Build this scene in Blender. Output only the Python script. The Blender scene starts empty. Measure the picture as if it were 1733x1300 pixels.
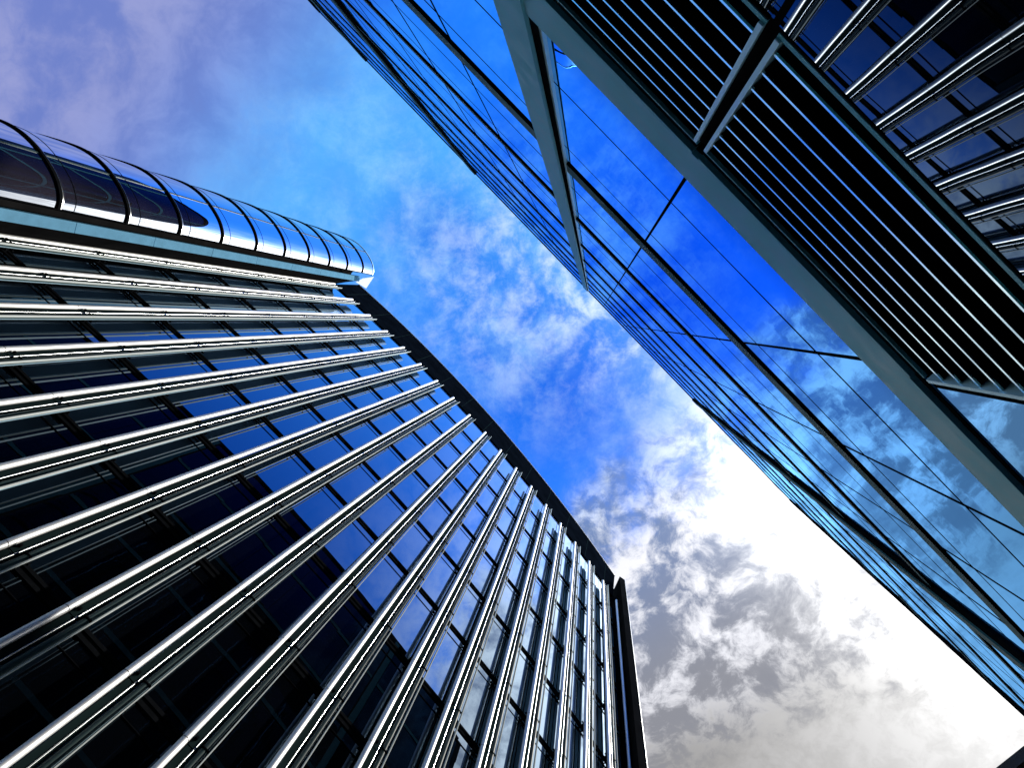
import bpy, math, random
from mathutils import Vector, Matrix
random.seed(7)
sc = bpy.context.scene
C = sc.collection
# ------------------------------------------------------------------ camera
F, CX, CY, ZX, ZY = 1300.0, 866.5, 650.0, 1005.0, 544.0
Zv = Vector((ZX - CX, ZY - CY, F)).normalized()
Xv = (Vector((1, 0, 0)) - Zv[0] * Zv).normalized()
Yv = Zv.cross(Xv)
CAMH = 1.6
cam = bpy.data.cameras.new('camera')
cam.sensor_fit = 'HORIZONTAL'; cam.sensor_width = 36; cam.lens = 36 * F / 1733
cam.clip_start = 0.05; cam.clip_end = 5000
co = bpy.data.objects.new('camera', cam); C.objects.link(co)
right = Vector((Xv[0], Yv[0], Zv[0])); down = Vector((Xv[1], Yv[1], Zv[1])); fwd = Vector((Xv[2], Yv[2], Zv[2]))
M = Matrix.Identity(4)
for i in range(3):
    M[i][0] = right[i]; M[i][1] = -down[i]; M[i][2] = -fwd[i]
M[2][3] = CAMH
co.matrix_world = M
sc.camera = co
# ------------------------------------------------------------------ materials
def nodes(m):
    m.use_nodes = True; nt = m.node_tree; nt.nodes.clear(); return nt
class G:
    """small node-graph helper"""
    def __init__(s, nt): s.nt = nt
    def n(s, t, **k):
        nd = s.nt.nodes.new(t)
        for a, b in k.items(): setattr(nd, a, b)
        return nd
    def put(s, inp, v):
        if hasattr(v, 'is_linked') or isinstance(v, bpy.types.NodeSocket): s.nt.links.new(v, inp)
        elif isinstance(v, (tuple, list)) and len(v) == 3 and inp.type == 'RGBA': inp.default_value = (*v, 1)
        else: inp.default_value = v
    def m(s, op, a, b=None, c=None, clamp=False):
        nd = s.n('ShaderNodeMath', operation=op, use_clamp=clamp)
        s.put(nd.inputs[0], a)
        if b is not None: s.put(nd.inputs[1], b)
        if c is not None: s.put(nd.inputs[2], c)
        return nd.outputs[0]
    def mix(s, f, a, b):
        nd = s.n('ShaderNodeMix', data_type='RGBA')
        s.put(nd.inputs[0], f); s.put(nd.inputs[6], a); s.put(nd.inputs[7], b)
        return nd.outputs[2]
    def ss(s, x, lo, hi):
        nd = s.n('ShaderNodeMapRange', interpolation_type='SMOOTHSTEP')
        s.put(nd.inputs[0], x); nd.inputs[1].default_value = lo; nd.inputs[2].default_value = hi
        return nd.outputs[0]
    def noise(s, vec, scale, detail=4, rough=0.5, dist=0.0):
        nd = s.n('ShaderNodeTexNoise'); s.put(nd.inputs['Vector'], vec)
        nd.inputs['Scale'].default_value = scale; nd.inputs['Detail'].default_value = detail
        nd.inputs['Roughness'].default_value = rough; nd.inputs['Distortion'].default_value = dist
        return nd.outputs[0]
def metal(name, col, rough, met=1.0, var=0.12, scale=6.0, bump=0.0, streak=1.0, spec=0.5):
    mt = bpy.data.materials.new(name); g = G(nodes(mt))
    tc = g.n('ShaderNodeTexCoord')
    mp = g.n('ShaderNodeMapping'); mp.inputs['Scale'].default_value = (1, 1, streak)
    g.nt.links.new(tc.outputs['Object'], mp.inputs[0])
    nz = g.noise(mp.outputs[0], scale, 6, 0.6)
    f = g.ss(nz, 0.3, 0.7)
    lo = tuple(c * (1 - var) for c in col); hi = tuple(min(1, c * (1 + var)) for c in col)
    b = g.n('ShaderNodeBsdfPrincipled')
    g.put(b.inputs['Base Color'], g.mix(f, lo, hi))
    g.put(b.inputs['Roughness'], g.m('MULTIPLY_ADD', f, rough * 0.3, rough * 0.85))
    b.inputs['Metallic'].default_value = met; b.inputs['Specular IOR Level'].default_value = spec
    if bump:
        bp = g.n('ShaderNodeBump'); bp.inputs['Strength'].default_value = bump; bp.inputs['Distance'].default_value = 0.004
        g.put(bp.inputs['Height'], g.noise(mp.outputs[0], scale * 40, 3, 0.6)); g.nt.links.new(bp.outputs[0], b.inputs['Normal'])
    o = g.n('ShaderNodeOutputMaterial'); g.nt.links.new(b.outputs[0], o.inputs[0])
    return mt
def glass(name, body, tint, gain, expo, wave, wscale):
    """coated facade glass: dark body under a Fresnel mirror coat with slight roller-wave distortion"""
    mt = bpy.data.materials.new(name); g = G(nodes(mt))
    tc = g.n('ShaderNodeTexCoord'); v = tc.outputs['Object']
    bp = g.n('ShaderNodeBump'); bp.inputs['Strength'].default_value = 1.0; bp.inputs['Distance'].default_value = wave
    g.put(bp.inputs['Height'], g.noise(v, wscale, 2, 0.45))
    fr = g.n('ShaderNodeFresnel'); fr.inputs[0].default_value = 1.5
    f = g.m('MULTIPLY', g.m('POWER', fr.outputs[0], expo), gain, clamp=True)
    gl = g.n('ShaderNodeBsdfGlossy'); g.put(gl.inputs['Color'], tint); gl.inputs['Roughness'].default_value = 0.0
    g.nt.links.new(bp.outputs[0], gl.inputs['Normal'])
    df = g.n('ShaderNodeBsdfDiffuse')
    g.put(df.inputs['Color'], g.mix(g.ss(g.noise(v, 0.35, 3), 0.35, 0.65), tuple(c * 0.6 for c in body), body))
    ms = g.n('ShaderNodeMixShader'); g.put(ms.inputs[0], f)
    g.nt.links.new(df.outputs[0], ms.inputs[1]); g.nt.links.new(gl.outputs[0], ms.inputs[2])
    o = g.n('ShaderNodeOutputMaterial'); g.nt.links.new(ms.outputs[0], o.inputs[0])
    return mt
M_GR = glass('curtain_glass', (0.004, 0.006, 0.01), (0.165, 0.50, 1.0), 10.5, 2.35, 0.0016, 1.3)
M_GD = glass('door_glass', (0.003, 0.004, 0.007), (0.55, 0.66, 0.80), 3.4, 1.1, 0.0006, 1.3)
M_GS = glass('side_glass', (0.003, 0.005, 0.008), (0.22, 0.56, 1.0), 4.4, 1.0, 0.0010, 1.3)
M_GL = glass('window_glass', (0.002, 0.003, 0.005), (0.62, 0.80, 1.0), 3.0, 1.15, 0.0006, 0.8)
M_GT = glass('curved_glass', (0.075, 0.066, 0.10), (0.85, 0.92, 1.0), 3.2, 0.6, 0.0015, 0.7)
M_TUBE = metal('satin_steel', (0.93, 0.94, 0.94), 0.5, 0.5, 0.04, 3, 0, 0.2)
M_RAIL = metal('steel_rail', (0.75, 0.78, 0.78), 0.25, 1.0, 0.06, 3, 0, 0.2)
M_BLADE = metal('dark_blade', (0.015, 0.028, 0.03), 0.6, 0.0, 0.2, 2, 0, 0.2, spec=0.0)
M_BACK = metal('back_rail_metal', (0.045, 0.078, 0.08), 0.5, 0.0, 0.15, 2, 0, 0.2, spec=0.05)
M_BLACK = metal('black_frame', (0.008, 0.009, 0.011), 0.7, 0.0, 0.2, spec=0.0)
M_PAINT = metal('grey_green_panel', (0.11, 0.43, 0.53), 0.5, 0.3, 0.10, 5, 0.08, spec=0.2)
M_BAND = metal('dark_band', (0.05, 0.15, 0.17), 0.6, 0.0, 0.12, 5, 0, spec=0.05)
M_EDGE = metal('edge_metal', (0.74, 0.80, 0.80), 0.6, 0.0, 0.05, 3, 0, 0.2, spec=0.0)
M_NOSE = metal('anodised_aluminium', (0.66, 0.97, 0.95), 0.14, 1.0, 0.05, 5)
M_LIGHT = metal('light_aluminium', (0.55, 0.86, 1.0), 0.45, 0.6, 0.06, 5)
M_CPIL = metal('pilaster_metal', (0.14, 0.34, 0.52), 0.6, 0.0, 0.08, 2, spec=0.0)
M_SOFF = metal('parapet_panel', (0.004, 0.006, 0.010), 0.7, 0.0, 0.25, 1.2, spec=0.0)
M_PALE = metal('pale_panel', (0.72, 0.75, 0.8), 0.45, 0.2, 0.05, 2)
M_CORE = metal('dark_render', (0.012, 0.012, 0.013), 0.8, 0.0, 0.2, 1, spec=0.0)
M_WALL3 = metal('brown_stone', (0.035, 0.03, 0.024), 0.8, 0.0, 0.3, 2)
M_SHEEN = metal('sheen_blue', (0.55, 0.80, 0.98), 0.5, 0.0, 0.05, 2, 0, 0.2, spec=0.0)  # pale blue stands in for skylight on the blade backs
M_SOFGLOW = bpy.data.materials.new('glowing_soffit'); g = G(nodes(M_SOFGLOW))  # translucent so the soffit glows pale, in place of reflected sunlight
tl = g.n('ShaderNodeBsdfTranslucent'); g.put(tl.inputs[0], (0.75, 0.82, 0.9)); o = g.n('ShaderNodeOutputMaterial'); g.nt.links.new(tl.outputs[0], o.inputs[0])
# ------------------------------------------------------------------ mesh helpers
class MB:
    def __init__(s): s.v = []; s.f = []; s.mi = []; s.sm = []
    def hexa(s, p, m=0):
        """p: 4 bottom corners then the 4 above them"""
        b = len(s.v); s.v += [tuple(q) for q in p]
        for q in ((0, 3, 2, 1), (4, 5, 6, 7), (0, 1, 5, 4), (1, 2, 6, 5), (2, 3, 7, 6), (3, 0, 4, 7)):
            s.f.append(tuple(b + i for i in q)); s.mi.append(m); s.sm.append(False)
    def box(s, x0, x1, y0, y1, z0, z1, m=0, fn=None):
        p = [(x0, y0), (x1, y0), (x1, y1), (x0, y1)]
        pts = [(x, y, z0) for x, y in p] + [(x, y, z1) for x, y in p]
        s.hexa([fn(*q) for q in pts] if fn else pts, m)
    def prism(s, poly, z0, z1, m=0, smooth=False):
        b = len(s.v); k = len(poly)
        s.v += [(x, y, z0) for x, y in poly] + [(x, y, z1) for x, y in poly]
        if smooth:                                   # caps get vertices of their own so that the side shades as a cylinder
            s.f.append(tuple(b + 2 * k + i for i in reversed(range(k)))); s.f.append(tuple(b + 3 * k + i for i in range(k)))
            s.mi += [m, m]; s.sm += [False, False]; s.v += s.v[b:b + 2 * k]
            for i in range(k):
                j = (i + 1) % k
                s.f.append((b + i, b + j, b + k + j, b + k + i)); s.mi.append(m); s.sm.append(True)
            return
        s.f.append(tuple(b + i for i in reversed(range(k)))); s.mi.append(m); s.sm.append(False)
        s.f.append(tuple(b + k + i for i in range(k))); s.mi.append(m); s.sm.append(False)
        for i in range(k):
            j = (i + 1) % k
            s.f.append((b + i, b + j, b + k + j, b + k + i)); s.mi.append(m); s.sm.append(smooth)
    def cyl(s, x, y, r, z0, z1, seg=20, m=0):
        s.prism([(x + r * math.cos(2 * math.pi * i / seg), y + r * math.sin(2 * math.pi * i / seg)) for i in range(seg)], z0, z1, m, True)
    def bar(s, a, b, r, m=0, seg=6):
        a = Vector(a); b = Vector(b); d = (b - a).normalized()
        u = d.orthogonal().normalized(); w = d.cross(u); o = len(s.v)
        for q in (a, b):
            for i in range(seg):
                t = 2 * math.pi * i / seg; s.v.append(tuple(q + r * (math.cos(t) * u + math.sin(t) * w)))
        for i in range(seg):
            j = (i + 1) % seg; s.f.append((o + i, o + j, o + seg + j, o + seg + i)); s.mi.append(m); s.sm.append(True)
        s.f.append(tuple(o + i for i in reversed(range(seg)))); s.mi.append(m); s.sm.append(False)
        s.f.append(tuple(o + seg + i for i in range(seg))); s.mi.append(m); s.sm.append(False)
    def merge(s, o):
        b = len(s.v); s.v += o.v; s.f += [tuple(b + i for i in f) for f in o.f]; s.mi += o.mi; s.sm += o.sm
    def build(s, name, mats, parent=None, off=(0, 0, 0), bevel=0):
        me = bpy.data.meshes.new(name); ox, oy, oz = off
        me.from_pydata([(x - ox, y - oy, z - oz) for x, y, z in s.v], [], s.f)
        if not isinstance(mats, (list, tuple)): mats = [mats]
        for m in mats: me.materials.append(m)
        for p, m, sm in zip(me.polygons, s.mi, s.sm): p.material_index = m; p.use_smooth = sm
        import bmesh
        bm = bmesh.new(); bm.from_mesh(me); (None if getattr(s, 'keep', False) else bmesh.ops.recalc_face_normals(bm, faces=bm.faces)); bm.to_mesh(me); bm.free()
        ob = bpy.data.objects.new(name, me); C.objects.link(ob)
        if parent: ob.parent = parent
        return ob
def empty(name, loc, label, cat, group=None):
    o = bpy.data.objects.new(name, None); C.objects.link(o); o.location = loc
    o['label'] = label; o['category'] = cat
    if group: o['group'] = group
    return o
def proj(p):
    d = Vector(p) - Vector((0, 0, CAMH))
    zc = d.dot(fwd)
    if zc <= 0.05: return None
    return (CX + F * d.dot(right) / zc, CY + F * d.dot(down) / zc)
def seen(pts):
    """rough picture area of a set of corner points, 0 when wholly outside the frame"""
    q = [proj(p) for p in pts]
    if any(a is None for a in q): return 0
    xs = [min(1733, max(0, a[0])) for a in q]; ys = [min(1300, max(0, a[1])) for a in q]
    if max(xs) - min(xs) <= 0 or max(ys) - min(ys) <= 0: return 0
    xs = [a[0] for a in q]; ys = [a[1] for a in q]; n = len(q)
    return abs(sum(xs[i] * ys[(i + 1) % n] - xs[(i + 1) % n] * ys[i] for i in range(n))) / 2
def spread(items, name, mats, parent, off):
    """items: (area, MB). The 100 largest become parts of their own, the others one part."""
    items.sort(key=lambda a: -a[0]); rest = MB(); k = 0
    for i, (a, mb) in enumerate(items):
        if i < 100 and a > 0: mb.build(name, mats, parent, off)
        else: rest.merge(mb); k += 1
    if k:
        o = rest.build(name, mats, parent, off); o['kind'] = 'stuff'
# ------------------------------------------------------------------ ground
gm = bpy.data.materials.new('street_paving'); g = G(nodes(gm))
tc = g.n('ShaderNodeTexCoord'); br = g.n('ShaderNodeTexBrick'); g.nt.links.new(tc.outputs['Object'], br.inputs[0])
br.inputs['Scale'].default_value = 1.2; g.put(br.inputs['Color1'], (0.045, 0.045, 0.045)); g.put(br.inputs['Color2'], (0.06, 0.058, 0.055)); g.put(br.inputs['Mortar'], (0.02, 0.02, 0.02))
b = g.n('ShaderNodeBsdfPrincipled'); g.nt.links.new(br.outputs[0], b.inputs['Base Color']); b.inputs['Roughness'].default_value = 0.85
o = g.n('ShaderNodeOutputMaterial'); g.nt.links.new(b.outputs[0], o.inputs[0])
mb = MB(); S = 600; mb.v = [(-S, -S, 0), (S, -S, 0), (S, S, 0), (-S, S, 0)]; mb.f = [(0, 1, 2, 3)]; mb.mi = [0]; mb.sm = [False]
gr = mb.build('ground', gm); gr['kind'] = 'structure'
# ================================================================== LEFT OFFICE BUILDING
tL = Vector((0.6813257, 0.7319804)); nL = Vector((-0.7319804, 0.6813257))      # along the street / into the building
HT = 48.1                                                                       # top of the steel fins above the eye
def curve(v, off=0.0):                                                          # fin line in plan, gently bowed
    a = v / HT
    return HT * (0.23526 * a * a + 0.01171 * a + 0.20386) + off
def Lp(v, s): return tuple(tL * v + nL * s)
def L3(v, s, z): x, y = Lp(v, s); return (x, y, z)
FV = [HT * (-0.26997 + 0.03118 * i) for i in range(19)]                         # fins, 1.5 m apart
GO = 0.30                                                                       # glass line behind the fins
ZT = HT + CAMH; ZS = 49.2 + CAMH                                                # fin tops, soffit
ST, Z1 = 4.10, 12.06 + CAMH                                                     # storey height, one storey line
LV = [Z1 + ST * k for k in range(-2, 10)]                                       # storey lines 5.46 .. 50.6
LV = [z for z in LV if z < ZS - 1.0]
oL = (*Lp(0, curve(0, GO)), 0.0)
left = empty('office_building', oL, 'dark glass office block with bowed facade, bright vertical steel tubes and rounded glass turret', 'building')
GV = [FV[0] - 0.35] + FV[1:-1] + [FV[-1] + 0.42]                                # glass bay edges
# windows
items = []
zs = [0.6] + LV + [ZS]
for i in range(len(GV) - 1):
    v0, v1 = GV[i], GV[i + 1]
    for k in range(len(zs) - 1):
        z0 = zs[k] + (0.16 if k else 0); z1 = zs[k + 1] - (0.16 if k < len(zs) - 2 else 0.0)
        j = [random.gauss(0, 0.0022) for _ in range(4)]
        s0, s1 = curve(v0, GO), curve(v1, GO)
        w = MB(); e = 0.022
        fr = [L3(v0 + e, s0 + j[0], z0), L3(v1 - e, s1 + j[1], z0), L3(v1 - e, s1 + j[2], z1), L3(v0 + e, s0 + j[3], z1)]
        bk = [L3(v0 + e, s0 + 0.03, z0), L3(v1 - e, s1 + 0.03, z0), L3(v1 - e, s1 + 0.03, z1), L3(v0 + e, s0 + 0.03, z1)]
        w.hexa(fr + bk, 0)
        if z1 - z0 > 2.2:
            for zt, t in ((z1 - 0.42, 0.02),):
                w.hexa([L3(v0 + e, s0 - 0.018, zt), L3(v1 - e, s1 - 0.018, zt), L3(v1 - e, s1 - 0.004, zt), L3(v0 + e, s0 - 0.004, zt),
                        L3(v0 + e, s0 - 0.018, zt + t), L3(v1 - e, s1 - 0.018, zt + t), L3(v1 - e, s1 - 0.004, zt + t), L3(v0 + e, s0 - 0.004, zt + t)], 1)
        items.append((seen(fr), w))
spread(items, 'window', [M_GL, M_BLACK], left, oL)
# storey bands, mullions
for z in LV:
    w = MB()
    for i in range(len(GV) - 1):
        v0, v1 = GV[i], GV[i + 1]; s0, s1 = curve(v0, GO), curve(v1, GO)
        for a, b_, d in ((-0.15, -0.05, -0.03), (-0.05, 0.05, -0.01), (0.05, 0.15, -0.03)):
            w.hexa([L3(v0, s0 + d, z + a), L3(v1, s1 + d, z + a), L3(v1, s1 + 0.05, z + a), L3(v0, s0 + 0.05, z + a),
                    L3(v0, s0 + d, z + b_), L3(v1, s1 + d, z + b_), L3(v1, s1 + 0.05, z + b_), L3(v0, s0 + 0.05, z + b_)])
    w.build('floor_band', M_BLACK, left, oL)
mm = None
for v in GV:
    s = curve(v, GO)
    if mm is None:
        w = MB(); w.box(-0.02, 0.02, -0.03, 0.03, 0.6, ZS); mm = w.build('mullion', M_BLACK, left); o = mm
    else:
        o = mm.copy(); C.objects.link(o); o.parent = left
    x, y = Lp(v, s + 0.033); o.location = (x - oL[0], y - oL[1], 0)
# wall body behind the glass
back = 26.0
poly = [Lp(v, curve(v, GO + 0.12)) for v in GV] + [Lp(14.6, back), Lp(-18, back), Lp(-18, 12.2), Lp(-13.6, 11.2)]
w = MB(); w.prism(poly, 0, ZS - 0.01); w.build('wall', M_CORE, left, oL)
# fins: local x along the street, y towards the street, origin on the glass line
def fin_tube():
    w = MB(); z0 = 3.2
    edges = [z0] + [z - 0.25 for z in LV if z - 0.25 < ZT - 0.8] + [ZT]
    for a, b_ in zip(edges[:-1], edges[1:]):
        w.cyl(0, GO, 0.072, a + 0.011, b_ - 0.011, 28, 0)
        if b_ < ZT: w.cyl(0, GO, 0.066, b_ - 0.0105, b_ + 0.0105, 20, 1)
    return w
def fin_blade():
    w = MB(); z0 = 3.2
    edges = [z0] + [z - 0.25 for z in LV if z - 0.25 < ZT - 0.8] + [ZT - 0.05]
    for a, b_ in zip(edges[:-1], edges[1:]): w.box(0.095, 0.29, GO - 0.03, GO - 0.005, a + 0.02, b_ - 0.02)
    return w
def fin_sheen_plate():
    w = MB(); w.box(0.10, 0.44, GO - 0.075, GO - 0.07, 3.2, ZT - 0.05); return w  # plate added to give pale strips in the window reflections
def fin_rail(x, r, top):
    w = MB(); w.cyl(x, GO, r, 3.2, top, 10); return w
def fin_edge():
    w = MB(); w.box(0.465, 0.485, GO + 0.04, GO + 0.10, 3.2, ZT + 0.25); return w
def fin_back():
    w = MB(); w.cyl(0.375, GO - 0.01, 0.065, 3.2, ZT - 0.05, 16); return w
def bracket():
    w = MB()
    w.box(-0.03, 0.47, GO - 0.165, GO - 0.125, -0.03, 0.03)          # cross arm
    w.box(0.07, 0.11, 0.01, GO - 0.1, -0.05, 0.05)                   # arm to the glass
    w.box(0.27, 0.30, 0.01, GO - 0.1, -0.03, 0.03)
    w.bar((0.09, 0.02, -0.42), (0.09, GO - 0.14, -0.04), 0.012)
    w.box(0.10, 0.16, GO - 0.02, GO + 0.045, -0.06, 0.0)             # clips
    w.box(0.29, 0.48, GO + 0.02, GO + 0.065, -0.10, -0.07)
    return w
parts = None; brs = []
for i, v in enumerate(FV):
    a = v / HT; sl = 2 * 0.23526 * a + 0.01171
    d = (tL + nL * sl).normalized(); ang = math.atan2(d.y, d.x)
    x, y = Lp(v, curve(v, GO)); loc = (x - oL[0], y - oL[1], 0)
    # local +y must point to the street (-nL): x along tL, y = z cross x  points to nL, so mirror through a scale-free build
    if parts is None:
        def flip(w): w.v = [(p[0], -p[1], p[2]) for p in w.v]; return w
        tube = flip(fin_tube()).build('sunshade_fin', [M_TUBE, M_BLACK], left)
        subs = [flip(fin_blade()).build('blade', M_BLADE, tube), flip(fin_sheen_plate()).build('sheen_plate', M_SHEEN, tube), flip(fin_rail(0.235, 0.013, ZT - 0.02)).build('rail', M_RAIL, tube),
                flip(fin_back()).build('back_tube', M_BACK, tube), flip(fin_edge()).build('edge_strip', M_EDGE, tube)]
        parts = tube; o = tube; bproto = None
    else:
        o = parts.copy(); C.objects.link(o); o.parent = left
        for sb in subs: c = sb.copy(); C.objects.link(c); c.parent = o
    o.location = loc; o.rotation_euler = (0, 0, ang)
    for z in LV:
        if z > ZT - 0.5 or z < 4: continue
        p = proj((x, y, z))
        if p is None or not (-20 < p[0] < 1753 and -20 < p[1] < 1320): continue
        r = math.hypot(x, y) / (z - CAMH)
        brs.append((z, o, z))
brs.sort(key=lambda q: q[0]); bproto = None; cnt = 0
for z, o, _ in brs:
    if bproto is None:
        c = flip(bracket()).build('bracket', M_BLACK, o); bproto = c
    else:
        c = bproto.copy(); C.objects.link(c); c.parent = o
    c.location = (0, 0, z)
# roof and tall black parapet, nearly flush with the glass and leaning a little outwards
poly = [Lp(v, curve(v, GO + 0.05)) for v in GV] + [Lp(14.4, 11.6), Lp(14.6, back), Lp(-18, back), Lp(-18, 12.6), Lp(-13.5, 11.0)]
w = MB(); w.prism(poly, ZS, ZS + 0.7); roof = w.build('roof', M_CORE, left, oL)
vs = [-13.34 + 27.38 * i / 26 for i in range(27)]
def par(v):
    a = v / 52.5; q = 0.1848 + 0.235 * (a - 0.02) ** 2 + 0.03 * a; st = curve(v, GO) - 0.33
    return curve(v, GO - 0.06), st, CAMH + st / q
w = MB(); tr = MB(); jt = []
for n_, (v0, v1) in enumerate(zip(vs[:-1], vs[1:])):
    (b0, t0, h0), (b1, t1, h1) = par(v0), par(v1)
    w.hexa([L3(v0, b0, ZS), L3(v1, b1, ZS), L3(v1, b1 + 0.35, ZS), L3(v0, b0 + 0.35, ZS),
            L3(v0, t0, h0), L3(v1, t1, h1), L3(v1, t1 + 0.3, h1), L3(v0, t0 + 0.3, h0)])
    tr.hexa([L3(v0, t0 - 0.06, h0 + 0.004), L3(v1, t1 - 0.06, h1 + 0.004), L3(v1, t1 + 0.3, h1 + 0.004), L3(v0, t0 + 0.3, h0 + 0.004),
             L3(v0, t0 - 0.06, h0 + 0.06), L3(v1, t1 - 0.06, h1 + 0.06), L3(v1, t1 + 0.3, h1 + 0.06), L3(v0, t0 + 0.3, h0 + 0.06)])
    if n_ % 2 == 1: jt.append((v0, b0, t0, h0))
pp = w.build('parapet', M_SOFF, left, oL)
tr.build('coping', M_PALE, pp, oL)
for v, b_, t, h in jt:
    w = MB(); w.hexa([L3(v - .014, b_ - .006, ZS + .02), L3(v + .014, b_ - .006, ZS + .02), L3(v + .014, b_ - .001, ZS + .02), L3(v - .014, b_ - .001, ZS + .02),
                      L3(v - .014, t - .006, h - .02), L3(v + .014, t - .006, h - .02), L3(v + .014, t - .001, h - .02), L3(v - .014, t - .001, h - .02)])
    w.build('panel_joint', M_BLADE, pp, oL)
# end wing wall
w = MB(); w.prism([Lp(14.04, 10.46), Lp(14.42, 10.37), Lp(14.85, 11.5), Lp(14.85, 13), Lp(14.42, 13), Lp(14.42, 11.3)], 0, 51.8 + CAMH)
wing = w.build('end_wall', M_CORE, left, oL)
w = MB(); w.prism([Lp(14.425, 10.34), Lp(14.455, 10.34), Lp(14.89, 11.5), Lp(14.855, 11.5)], 0, 51.8 + CAMH)
w.build('edge_trim', M_PALE, wing, oL)
# recessed strip between the facade and the turret
w = MB(); w.prism([Lp(-13.1, 9.2), Lp(-13.0, 9.5), Lp(-12.52, 9.3), Lp(-12.42, 9.44), Lp(-12.9, 10.1), Lp(-13.36, 10.8), Lp(-13.6, 11.1), Lp(-15, 11.2), Lp(-15, 9.4)], 0, ZS - 0.002)
w.build('recess_wall', M_CORE, left, oL)
w = MB(); zz = [0.02] + [z + 1.2 for z in LV] + [ZS - 0.004]
for a, b_ in zip(zz[:-1], zz[1:]): w.prism([Lp(-12.58, 9.17), Lp(-12.46, 9.12), Lp(-12.3, 9.40), Lp(-12.40, 9.43)], a + 0.012, b_ - 0.012)
w.build('corner_pilaster', M_CPIL, left, oL)
w = MB(); w.prism([Lp(-12.3, 9.1), Lp(-11.85, 8.45), Lp(-11.66, 9.38), Lp(-12.45, 9.6)], ZS + 0.004, ZS + 0.03)  # thin soffit panel that passes sunlight to look lit from below
w.build('corner_soffit', M_SOFGLOW, left, oL)
# rounded glass turret
TPL = [(-.2440, .1800), (-.2450, .1730), (-.2495, .1662), (-.2610, .1605), (-.2790, .1578), (-.2960, .1606), (-.3150, .1705), (-.3350, .1835), (-.3550, .2000), (-.3680, .2250), (-.3720, .2500)]
TPL = [(49.3 * a, 49.3 * b_) for a, b_ in TPL]                           # rounded plan, from the street corner round to the back
def tpoint(f):
    x = f * (len(TPL) - 3) + 1; i = min(int(x), len(TPL) - 3); t = x - i
    p = [TPL[i - 1], TPL[i], TPL[i + 1], TPL[i + 2]]
    return tuple(0.5 * (2 * p[1][k] + (p[2][k] - p[0][k]) * t + (2 * p[0][k] - 5 * p[1][k] + 4 * p[2][k] - p[3][k]) * t * t + (3 * p[1][k] - p[0][k] - 3 * p[2][k] + p[3][k]) * t ** 3) for k in (0, 1))
def arc(f, off):
    p = tpoint(f); a = tpoint(max(0, f - 0.01)); b_ = tpoint(min(1, f + 0.01))
    dx, dy = b_[0] - a[0], b_[1] - a[1]; l = math.hypot(dx, dy)
    return L3(p[0] - dy / l * off, p[1] + dx / l * off, 0)
a0, a1, TR = 0.0, 1.0, 0.0
def ring(r0, r1, z0, z1, m=0, A0=a0, A1=a1, seg=56):
    """closed curved bar between two radii; each long face has vertices of its own, so edges stay crisp and curves smooth"""
    w = MB(); P = [A0 + (A1 - A0) * i / seg for i in range(seg + 1)]; n = seg + 1
    def strip(ra, za, rb, zb, sm):
        o_ = len(w.v); w.v += [(*arc(a, ra)[:2], za) for a in P] + [(*arc(a, rb)[:2], zb) for a in P]
        for i in range(seg):
            w.f.append((o_ + i, o_ + n + i, o_ + n + i + 1, o_ + i + 1)); w.mi.append(m); w.sm.append(sm)
    strip(r1, z0, r1, z1, True); strip(r1, z1, r0, z1, False); strip(r0, z1, r0, z0, True); strip(r0, z0, r1, z0, False)
    w.keep = True
    return w
def smooth_shell(r, z0, z1): return ring(r - 0.03, r, z0, z1)
core = MB(); P = [a0 + (a1 - a0) * i / 40 for i in range(41)]
core.prism([arc(a, TR - 0.12)[:2] for a in P] + [Lp(-18, 12.6), Lp(-13.4, 11.3), Lp(-13.1, 9.3)], 0, ZS + 0.25)
tur = core.build('stair_turret', M_CORE, left, oL)
RS = 3.06; rz = [ZS + 0.28] + [CAMH + 47.22 - RS * k for k in range(15)]
for k in range(15):
    zt, zb = rz[k], rz[k + 1]
    smooth_shell(TR, zb + 0.07, zt - 0.07).build('glass_panel', M_GT, tur, oL)
    ring(TR - 0.05, TR + 0.05, zb - 0.055, zb + 0.055).build('ring_band', M_BLACK, tur, oL)
    if k: ring(TR - 0.02, TR + 0.008, zb + 0.66, zb + 0.68).build('glazing_bar', M_BLACK, tur, oL)
    ring(TR - 0.04, TR + 0.035, zb + 0.085, zb + 0.125).build('ring_trim', M_RAIL, tur, oL)
ring(TR - 0.1, TR + 0.03, rz[0] - 0.06, rz[0] + 0.05).build('roof_rim', M_LIGHT, tur, oL)
am = 0.33
w = MB(); pa = [arc(am + d, TR + rr)[:2] for d, rr in ((-0.0022, 0.0), (-0.0022, 0.02), (0.0022, 0.02), (0.0022, 0.0))]
w.prism(pa, 1, rz[0] - 0.06); w.build('upright', M_BACK, tur, oL)
w = MB(); pa = [arc(a0 + d, TR + rr)[:2] for d, rr in ((0.0, -0.15), (0.0, 0.04), (0.008, 0.04), (0.008, -0.15))]
w.prism(pa, 1, rz[0] - 0.06); w.build('edge_post', M_BLACK, tur, oL)
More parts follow.
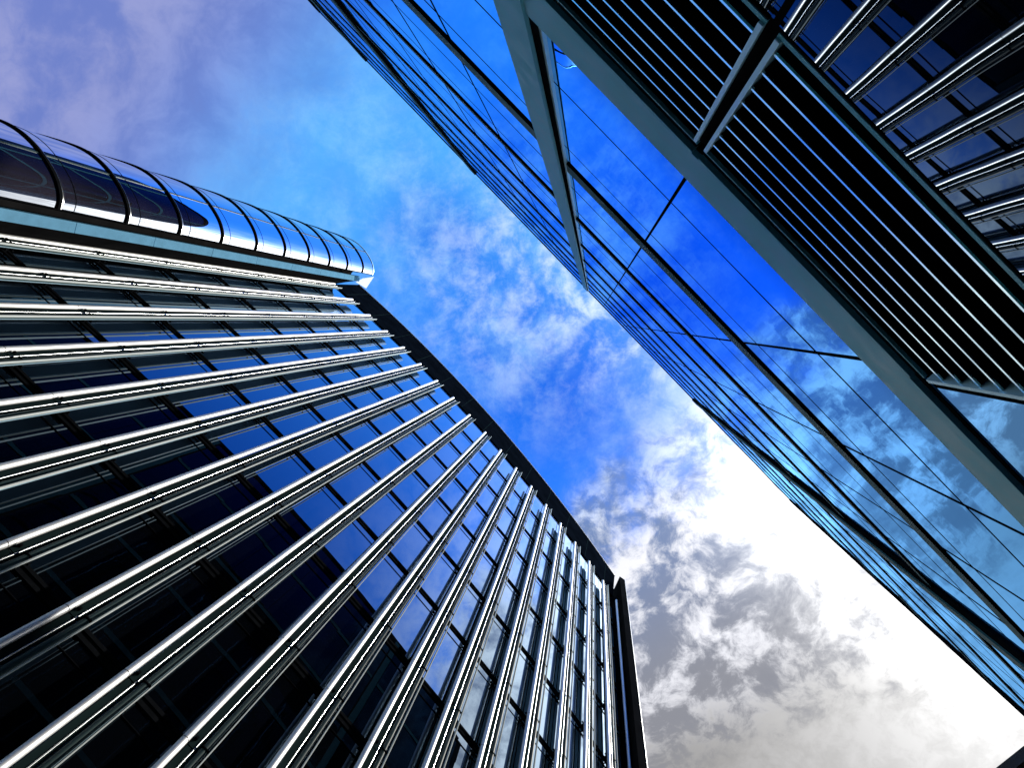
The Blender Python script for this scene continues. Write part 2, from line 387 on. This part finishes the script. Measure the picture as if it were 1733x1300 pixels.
# ================================================================== RIGHT GLASS BUILDING
tR = Vector((0.69566, 0.71838)); nR = Vector((0.71838, -0.69566))
D = 0.98
HR = 44.0
def R3(l, d, z): p = tR * l + nR * d; return (p.x, p.y, z)
def rbox(w, l0, l1, d0, d1, z0, z1, m=0): w.box(l0, l1, d0, d1, z0, z1, m, R3)
oR = (*R3(0, D, 0)[:2], 0.0)
rightb = empty('glass_building', oR, 'mirror glass building with thin dark grid, grey pilaster and black louvres beside the viewer', 'building')
MOD = 1.5; M0 = -0.24; LEND = 14.9; LBEG = -23.6
ml = [M0 + MOD * k for k in range(-28, 10)]
ml = [l for l in ml if LBEG < l < LEND - 0.3]
PIL = [(-1.80, -1.50), (7.05, 7.40), (-11.1, -10.7), (-20.1, -19.7)]
RST = 4.36
fl = [RST * k + CAMH for k in range(1, 10)]
items = []
xs = [LBEG] + ml + [LEND]
louv = (-1.50, M0 + MOD)                                                # the louvres run between pilaster and second mullion
zl = [0.15] + fl + [HR + CAMH]
for i in range(len(xs) - 1):
    l0, l1 = xs[i] + 0.012, xs[i + 1] - 0.012
    for k in range(len(zl) - 1):
        z0 = zl[k] + (0.2 if k else 0); z1 = zl[k + 1] - 0.2
        dd = 0.0
        if k == 0:
            inl = (l0 + l1) / 2 > louv[0] - 0.3 and (l0 + l1) / 2 < louv[1]
            z1 = CAMH + (2.19 if inl else 3.82); dd = -0.080 if inl else -0.045
        w = MB(); j = [random.gauss(0, 0.0008) for _ in range(4)]
        fr = [R3(l0, D + dd + j[0], z0), R3(l1, D + dd + j[1], z0), R3(l1, D + dd + j[2], z1), R3(l0, D + dd + j[3], z1)]
        bk = [R3(l0, D + dd + 0.03, z0), R3(l1, D + dd + 0.03, z0), R3(l1, D + dd + 0.03, z1), R3(l0, D + dd + 0.03, z1)]
        w.hexa(fr + bk, 0 if k else (1 if inl else 2))
        items.append((seen(fr), w))
spread(items, 'window', [M_GR, M_GD, M_GS], rightb, oR)
w = MB(); rbox(w, LBEG - 0.001, LEND, D + 0.1, 16, 0, HR + CAMH + 0.05); w.build('wall', M_CORE, rightb, oR)
for k, z in enumerate(fl):
    w = MB()
    if k == 0:
        z0, z1 = CAMH + 3.90, CAMH + 4.40
        rbox(w, LBEG, LEND, D - 0.075, D + 0.06, z0, z1, 0)
        rbox(w, LBEG, LEND, D - 0.05, D + 0.06, z1, z1 + 0.09, 1)
        rbox(w, LBEG, LEND, D - 0.045, D + 0.06, z0 - 0.05, z0, 1)
    else:
        a = 0.21 if k == 1 else 0.13
        rbox(w, LBEG, LEND, D - 0.022, D + 0.06, z - a, z + a, 0)
        rbox(w, LBEG, LEND, D - 0.008, D + 0.06, z + a, z + a + 0.05, 1)
        rbox(w, LBEG, LEND, D - 0.020, D + 0.06, z - a - 0.03, z - a, 1)
    w.build('floor_band', [M_PAINT if k == 0 else M_BAND, M_BLACK], rightb, oR)
mp = None
for l in ml:
    if any(a - 0.05 < l < b_ + 0.05 for a, b_ in PIL): continue
    if mp is None:
        w = MB(); w.box(-0.011, 0.011, -0.004, 0.03, 0.1, HR + CAMH, 0, lambda l_, d, z: (tR * l_ + nR * d).to_3d() + Vector((0, 0, z)))
        mp = w.build('mullion', M_BLACK, rightb); o = mp
    else:
        o = mp.copy(); C.objects.link(o); o.parent = rightb
    p = R3(l, D, 0); o.location = (p[0] - oR[0], p[1] - oR[1], 0)
for k in range(1, 9):
    for fr_, t in ((0.30, 0.006), (0.76, 0.004)):
        z = CAMH + RST * (k + fr_); w = MB(); rbox(w, LBEG, LEND, D - 0.003, D + 0.02, z - t, z + t); w.build('transom', M_BLACK, rightb, oR)
for a, b_ in PIL:
    w = MB()
    rbox(w, a, b_, D - 0.09, D + 0.06, 0, HR + CAMH + 0.02, 0)
    rbox(w, a - 0.035, a - 0.001, D - 0.06, D + 0.06, 0, HR + CAMH, 1); rbox(w, b_ + 0.001, b_ + 0.035, D - 0.06, D + 0.06, 0, HR + CAMH, 1)
    rbox(w, a - 0.06, a - 0.036, D - 0.03, D + 0.05, 0, HR + CAMH, 2); rbox(w, b_ + 0.036, b_ + 0.06, D - 0.03, D + 0.05, 0, HR + CAMH, 2)
    w.build('pilaster', [M_PAINT, M_BLACK, M_LIGHT] if a == -1.80 else [M_BAND, M_BLACK, M_BLACK], rightb, oR)
w = MB(); rbox(w, LEND, LEND + 0.3, D - 0.06, 16, 0, HR + CAMH + 0.1); w.build('corner_post', M_BLACK, rightb, oR)
w = MB(); rbox(w, LBEG - 0.3, LBEG, D - 0.06, 16, 0, HR + CAMH + 0.1); w.build('corner_post', M_BLACK, rightb, oR)
w = MB(); rbox(w, LBEG, LEND, D - 0.03, 1.5, HR + CAMH, HR + CAMH + 0.35); w.build('parapet', M_BLACK, rightb, oR)
# louvres
H = CAMH
DF = D - 0.085                                                          # front line of the louvres
for a, b_ in ((louv[0] + 0.07, M0 - 0.033), (M0 + 0.033, louv[1] - 0.03)):
    w = MB(); rbox(w, a, b_, D + 0.02, D + 0.035, H + 2.24, H + 3.60)
    pn = w.build('louvre_panel', M_BLACK, rightb, oR)
    for q in range(8):
        z = DF * (3.885 - 0.1812 * q); za, zb = H + z - 0.0115, H + z + 0.0115
        lean = 0.023 * math.tan((math.atan(DF / z) - 0.096) / 2)  # front face tilted slat by slat so each mirrors the sky
        w = MB()
        w.hexa([R3(a + 0.012, DF, za), R3(b_ - 0.012, DF, za), R3(b_ - 0.012, DF + 0.008, za), R3(a + 0.012, DF + 0.008, za),
                R3(a + 0.012, DF + lean, zb), R3(b_ - 0.012, DF + lean, zb), R3(b_ - 0.012, DF + 0.008, zb), R3(a + 0.012, DF + 0.008, zb)], 0)
        rbox(w, a + 0.012, b_ - 0.012, DF + 0.0085, DF + 0.09, za + 0.001, H + z + 0.03, 1)  # black body: the shade under the slat is put into its colour
        w.build('slat', [M_NOSE, M_BLACK], pn, oR)
    for l in ((b_ - 0.009, b_ + 0.009) if b_ < 0.2 else (b_ - 0.008, b_ + 0.012),) + (((a - 0.009, a + 0.009),) if a > -1 else ()):
        w = MB(); rbox(w, l[0], l[1], DF - 0.01, D + 0.03, H + 2.236, H + 3.62, 0); w.build('side_rail', M_LIGHT, pn, oR)
    w = MB(); rbox(w, a - 0.01, b_ + 0.01, DF - 0.002, D + 0.03, H + 2.208, H + 2.235, 0); rbox(w, a - 0.01, b_ + 0.01, DF + 0.001, D + 0.03, H + 2.196, H + 2.207, 1)
    w.build('bottom_rail', [M_PAINT, M_BLACK], pn, oR)
    w = MB(); rbox(w, a - 0.01, b_ + 0.01, DF + 0.03, D + 0.03, H + 3.70, H + 3.838, 1); rbox(w, a - 0.01, b_ + 0.01, DF + 0.002, D + 0.03, H + 3.838, H + 3.862, 0); rbox(w, a - 0.01, b_ + 0.01, DF + 0.012, D + 0.03, H + 3.70, H + 3.715, 0)
    w.build('head_frame', [M_PAINT, M_BLACK], pn, oR)
w = MB(); rbox(w, louv[1] - 0.014, louv[1] + 0.014, D - 0.09, D + 0.03, 0.1, H + 3.6); w.build('door_post', M_BLACK, rightb, oR)
w = MB(); rbox(w, M0 - 0.022, M0 + 0.022, D - 0.079, D + 0.06, 0.1, H + 3.6); w.build('door_post', M_BLACK, rightb, oR)
# ================================================================== FAR DARK BUILDING AT THE STREET CORNER
c0 = Vector((0.5163, 0.5698)) * 30.62; dr = Vector((0.7106, -0.7036)); ou = Vector((0.7036, 0.7106))
oD = (c0.x + ou.x * 2, c0.y + ou.y * 2, 0.0)
far = empty('corner_building', oD, 'unlit dark building whose roof corner just enters at the lower right', 'building')
def D3(a, d, z): p = c0 + dr * a + ou * d; return (p.x, p.y, z)
w = MB(); w.box(-9, 16, 0.8, 14, 0, 29.0 + H, 0, D3); w.build('wall', M_WALL3, far, oD)
w = MB(); w.box(-9.5, 16.5, 0.0, 14.5, 30 + H - 0.01, 30.6 + H, 0, D3); w.box(-9.3, 16.3, 0.35, 14.2, 29.0 + H, 30 + H - 0.011, 0, D3); w.build('cornice', M_WALL3, far, oD)
for k in range(7):
    for i in range(8):
        w = MB(); w.box(-8 + 3 * i, -6.4 + 3 * i, 0.78, 0.9, 3 + 3.9 * k, 5.3 + 3.9 * k, 0, D3); w.box(-8.1 + 3 * i, -6.3 + 3 * i, 0.7, 0.9, 2.88 + 3.9 * k, 2.99 + 3.9 * k, 1, D3)
        w.build('window', [M_GL, M_WALL3], far, oD)
# ================================================================== SKY AND SUN
SUN = Vector((0.60, 0.15, 1.0)).normalized()
wd = bpy.data.worlds.new('World'); sc.world = wd; wd.use_nodes = True; g = G(wd.node_tree); g.nt.nodes.clear()
sky = g.n('ShaderNodeTexSky'); sky.sky_type = 'NISHITA'; sky.sun_disc = False
sky.sun_elevation = math.asin(SUN.z); sky.sun_rotation = math.atan2(SUN.x, SUN.y)
tc = g.n('ShaderNodeTexCoord'); sp = g.n('ShaderNodeSeparateXYZ'); g.nt.links.new(tc.outputs['Generated'], sp.inputs[0])
zc = g.m('MAXIMUM', sp.outputs[2], 0.06)
px = g.m('DIVIDE', sp.outputs[0], zc); py = g.m('DIVIDE', sp.outputs[1], zc)       # cloud layer overhead, as plan coordinates
cb = g.n('ShaderNodeCombineXYZ'); g.put(cb.inputs[0], px); g.put(cb.inputs[1], py); P = cb.outputs[0]
def blob(cx, cy, r, asp=1.0, rot=0.0):
    c_, s_ = math.cos(rot), math.sin(rot)
    dx = g.m('SUBTRACT', px, cx); dy = g.m('SUBTRACT', py, cy)
    a = g.m('ADD', g.m('MULTIPLY', dx, c_ / (r * asp)), g.m('MULTIPLY', dy, s_ / (r * asp)))
    b_ = g.m('ADD', g.m('MULTIPLY', dx, -s_ / r), g.m('MULTIPLY', dy, c_ / r))
    q = g.m('ADD', g.m('MULTIPLY', a, a), g.m('MULTIPLY', b_, b_))
    return g.m('POWER', 2.71828, g.m('MULTIPLY', q, -1.0))
def warp(vec, amt, scale):
    nd = g.n('ShaderNodeTexNoise'); g.put(nd.inputs['Vector'], vec); nd.inputs['Scale'].default_value = scale; nd.inputs['Detail'].default_value = 3
    sb = g.n('ShaderNodeVectorMath', operation='SUBTRACT'); g.nt.links.new(nd.outputs['Color'], sb.inputs[0]); sb.inputs[1].default_value = (.5, .5, .5)
    sc_ = g.n('ShaderNodeVectorMath', operation='SCALE'); g.nt.links.new(sb.outputs[0], sc_.inputs[0]); sc_.inputs['Scale'].default_value = amt
    ad = g.n('ShaderNodeVectorMath', operation='ADD'); g.put(ad.inputs[0], vec); g.nt.links.new(sc_.outputs[0], ad.inputs[1]); return ad.outputs[0]
W1 = warp(P, 0.10, 4.0)
hs = g.n('ShaderNodeHueSaturation'); hs.inputs['Saturation'].default_value = 1.55; hs.inputs['Hue'].default_value = 0.5
mulc = g.n('ShaderNodeMix', data_type='RGBA', blend_type='MULTIPLY'); mulc.inputs[0].default_value = 1.0
g.nt.links.new(sky.outputs[0], mulc.inputs[6]); g.put(mulc.inputs[7], (0.12, 1.05, 3.4))
blue = mulc.outputs[2]
n_big = g.noise(W1, 2.2, 3, 0.5); n_mid = g.noise(W1, 7.0, 8, 0.62); n_fine = g.noise(warp(P, 0.05, 9.0), 22.0, 8, 0.65)
deep = g.m('ADD', blob(-0.05, 0.09, 0.13, 1.3, 0.8), g.m('MULTIPLY', blob(-0.205, -0.12, 0.055, 1.4, 0.4), 0.6))
# high thin veil: brighter cyan towards the upper middle
col = g.mix(g.m('MULTIPLY', g.m('ADD', blob(-0.17, -0.28, 0.27, 1.6, 0.9), g.m('MULTIPLY', blob(-0.47, -0.17, 0.13, 1.6, 0.3), 0.7)), g.m('MULTIPLY_ADD', n_mid, 0.7, 0.55)), blue, (0.95, 4.6, 10.5))
col = g.mix(g.m('MULTIPLY', deep, 0.85, clamp=True), col, (0.02, 1.25, 8.4))
vw = g.m('MULTIPLY', g.ss(g.noise(warp(P, 0.06, 7.0), 9.0, 10, 0.72), 0.40, 0.80), g.m('ADD', blob(-0.09, -0.06, 0.15, 1.6, 0.85), g.m('MULTIPLY', blob(-0.33, -0.18, 0.22), 0.4)))
col = g.mix(g.m('MULTIPLY', vw, 0.68, clamp=True), col, (4.6, 8.6, 11.2))
rp = g.m('MULTIPLY', g.ss(n_fine, 0.40, 0.72), g.m('ADD', blob(0.02, -0.04, 0.075, 2.2, 0.82), g.m('MULTIPLY', blob(-0.12, -0.03, 0.13, 1.3, 0.6), 0.55)))
col = g.mix(g.m('MULTIPLY', rp, 0.95, clamp=True), col, (7.5, 9.2, 11.5))
# lavender overcast, upper left
n_lav = g.noise(warp(P, 0.12, 5.0), 9.0, 9, 0.62)
lvd = g.m('ADD', g.m('ADD', px, g.m('MULTIPLY', py, 0.9)), g.m('MULTIPLY', g.m('SUBTRACT', n_lav, 0.5), 0.35))
lv = g.ss(lvd, -0.48, -0.95)
col = g.mix(g.m('MULTIPLY', lv, 0.93), col, g.mix(g.ss(n_lav, 0.36, 0.66), (1.7, 2.3, 5.8), (3.3, 3.6, 6.6)))
# cumulus away from the blue, lower right
along = g.m('ADD', g.m('MULTIPLY', px, 0.55), g.m('MULTIPLY', py, 0.84))
cov = g.ss(g.m('ADD', along, g.m('MULTIPLY', g.m('SUBTRACT', n_mid, 0.5), 0.42)), 0.13, 0.27)
cum = g.noise(warp(P, 0.06, 11.0), 18.0, 12, 0.66, 0.1)
lowf = g.noise(P, 4.2, 3, 0.5)
cl = g.ss(g.m('ADD', cum, g.m('MULTIPLY', g.m('SUBTRACT', lowf, 0.5), 0.35)), 0.42, 0.63)
grey = g.mix(g.ss(along, 0.2, 0.5), (1.8, 2.7, 5.0), (2.9, 2.9, 3.0))
ccol = g.mix(cl, grey, g.mix(g.ss(along, 0.14, 0.3), (6.0, 7.6, 10.2), (10.0, 10.0, 10.4)))
col = g.mix(g.m('MULTIPLY', cov, 0.97), col, ccol)
# flat grey base lowest down
flat = g.ss(g.m('ADD', g.m('ADD', py, g.m('MULTIPLY', px, 0.6)), g.m('MULTIPLY', g.m('SUBTRACT', cum, 0.5), 0.4)), 0.56, 0.70)
col = g.mix(g.m('MULTIPLY', flat, 0.9), col, g.mix(g.ss(g.m('ADD', px, g.m('MULTIPLY', n_big, 0.1)), 0.12, 0.6), (3.2, 3.12, 3.05), (8.5, 8.4, 8.3)))
# burning white cloud in front of the sun, which stands behind the glass building
gl = g.m('ADD', blob(0.42, 0.30, 0.10, 2.4, 0.72), blob(0.58, 0.10, 0.27))  # wide second glow, unseen behind the building, added to whiten turret and tubes
gl = g.m('ADD', gl, g.m('MULTIPLY', blob(0.22, 0.235, 0.06, 1.8, 0.75), 0.6))
gw = g.m('MULTIPLY', gl, g.m('MULTIPLY_ADD', g.ss(cum, 0.3, 0.62), 0.9, 0.25), clamp=True)
col = g.mix(gw, col, (24, 24, 24))
rad = g.m('SQRT', g.m('ADD', g.m('MULTIPLY', px, px), g.m('MULTIPLY', py, py)))
col = g.mix(g.m('MULTIPLY', g.ss(rad, 0.95, 2.2), 0.9), col, (9.0, 12.5, 14.5))  # unseen low sky brightened to throw more light on the right facade
bg = g.n('ShaderNodeBackground'); g.put(bg.inputs[0], col); bg.inputs[1].default_value = 0.1
wo = g.n('ShaderNodeOutputWorld'); g.nt.links.new(bg.outputs[0], wo.inputs[0])
sl = bpy.data.lights.new('sun', 'SUN'); sl.energy = 5.0; sl.angle = math.radians(0.5); sl.color = (1.0, 0.95, 0.86)
so = bpy.data.objects.new('sun', sl); C.objects.link(so); so.rotation_euler = SUN.to_track_quat('Z', 'Y').to_euler()
so.location = (20, 20, 90)
# ------------------------------------------------------------------ view
sc.view_settings.view_transform = 'Standard'; sc.view_settings.look = 'None'; sc.view_settings.exposure = 0; sc.view_settings.gamma = 1
sc.cycles.max_bounces = 8; sc.cycles.glossy_bounces = 6; sc.cycles.caustics_reflective = True; sc.cycles.sample_clamp_indirect = 4.0; sc.cycles.use_denoising = True
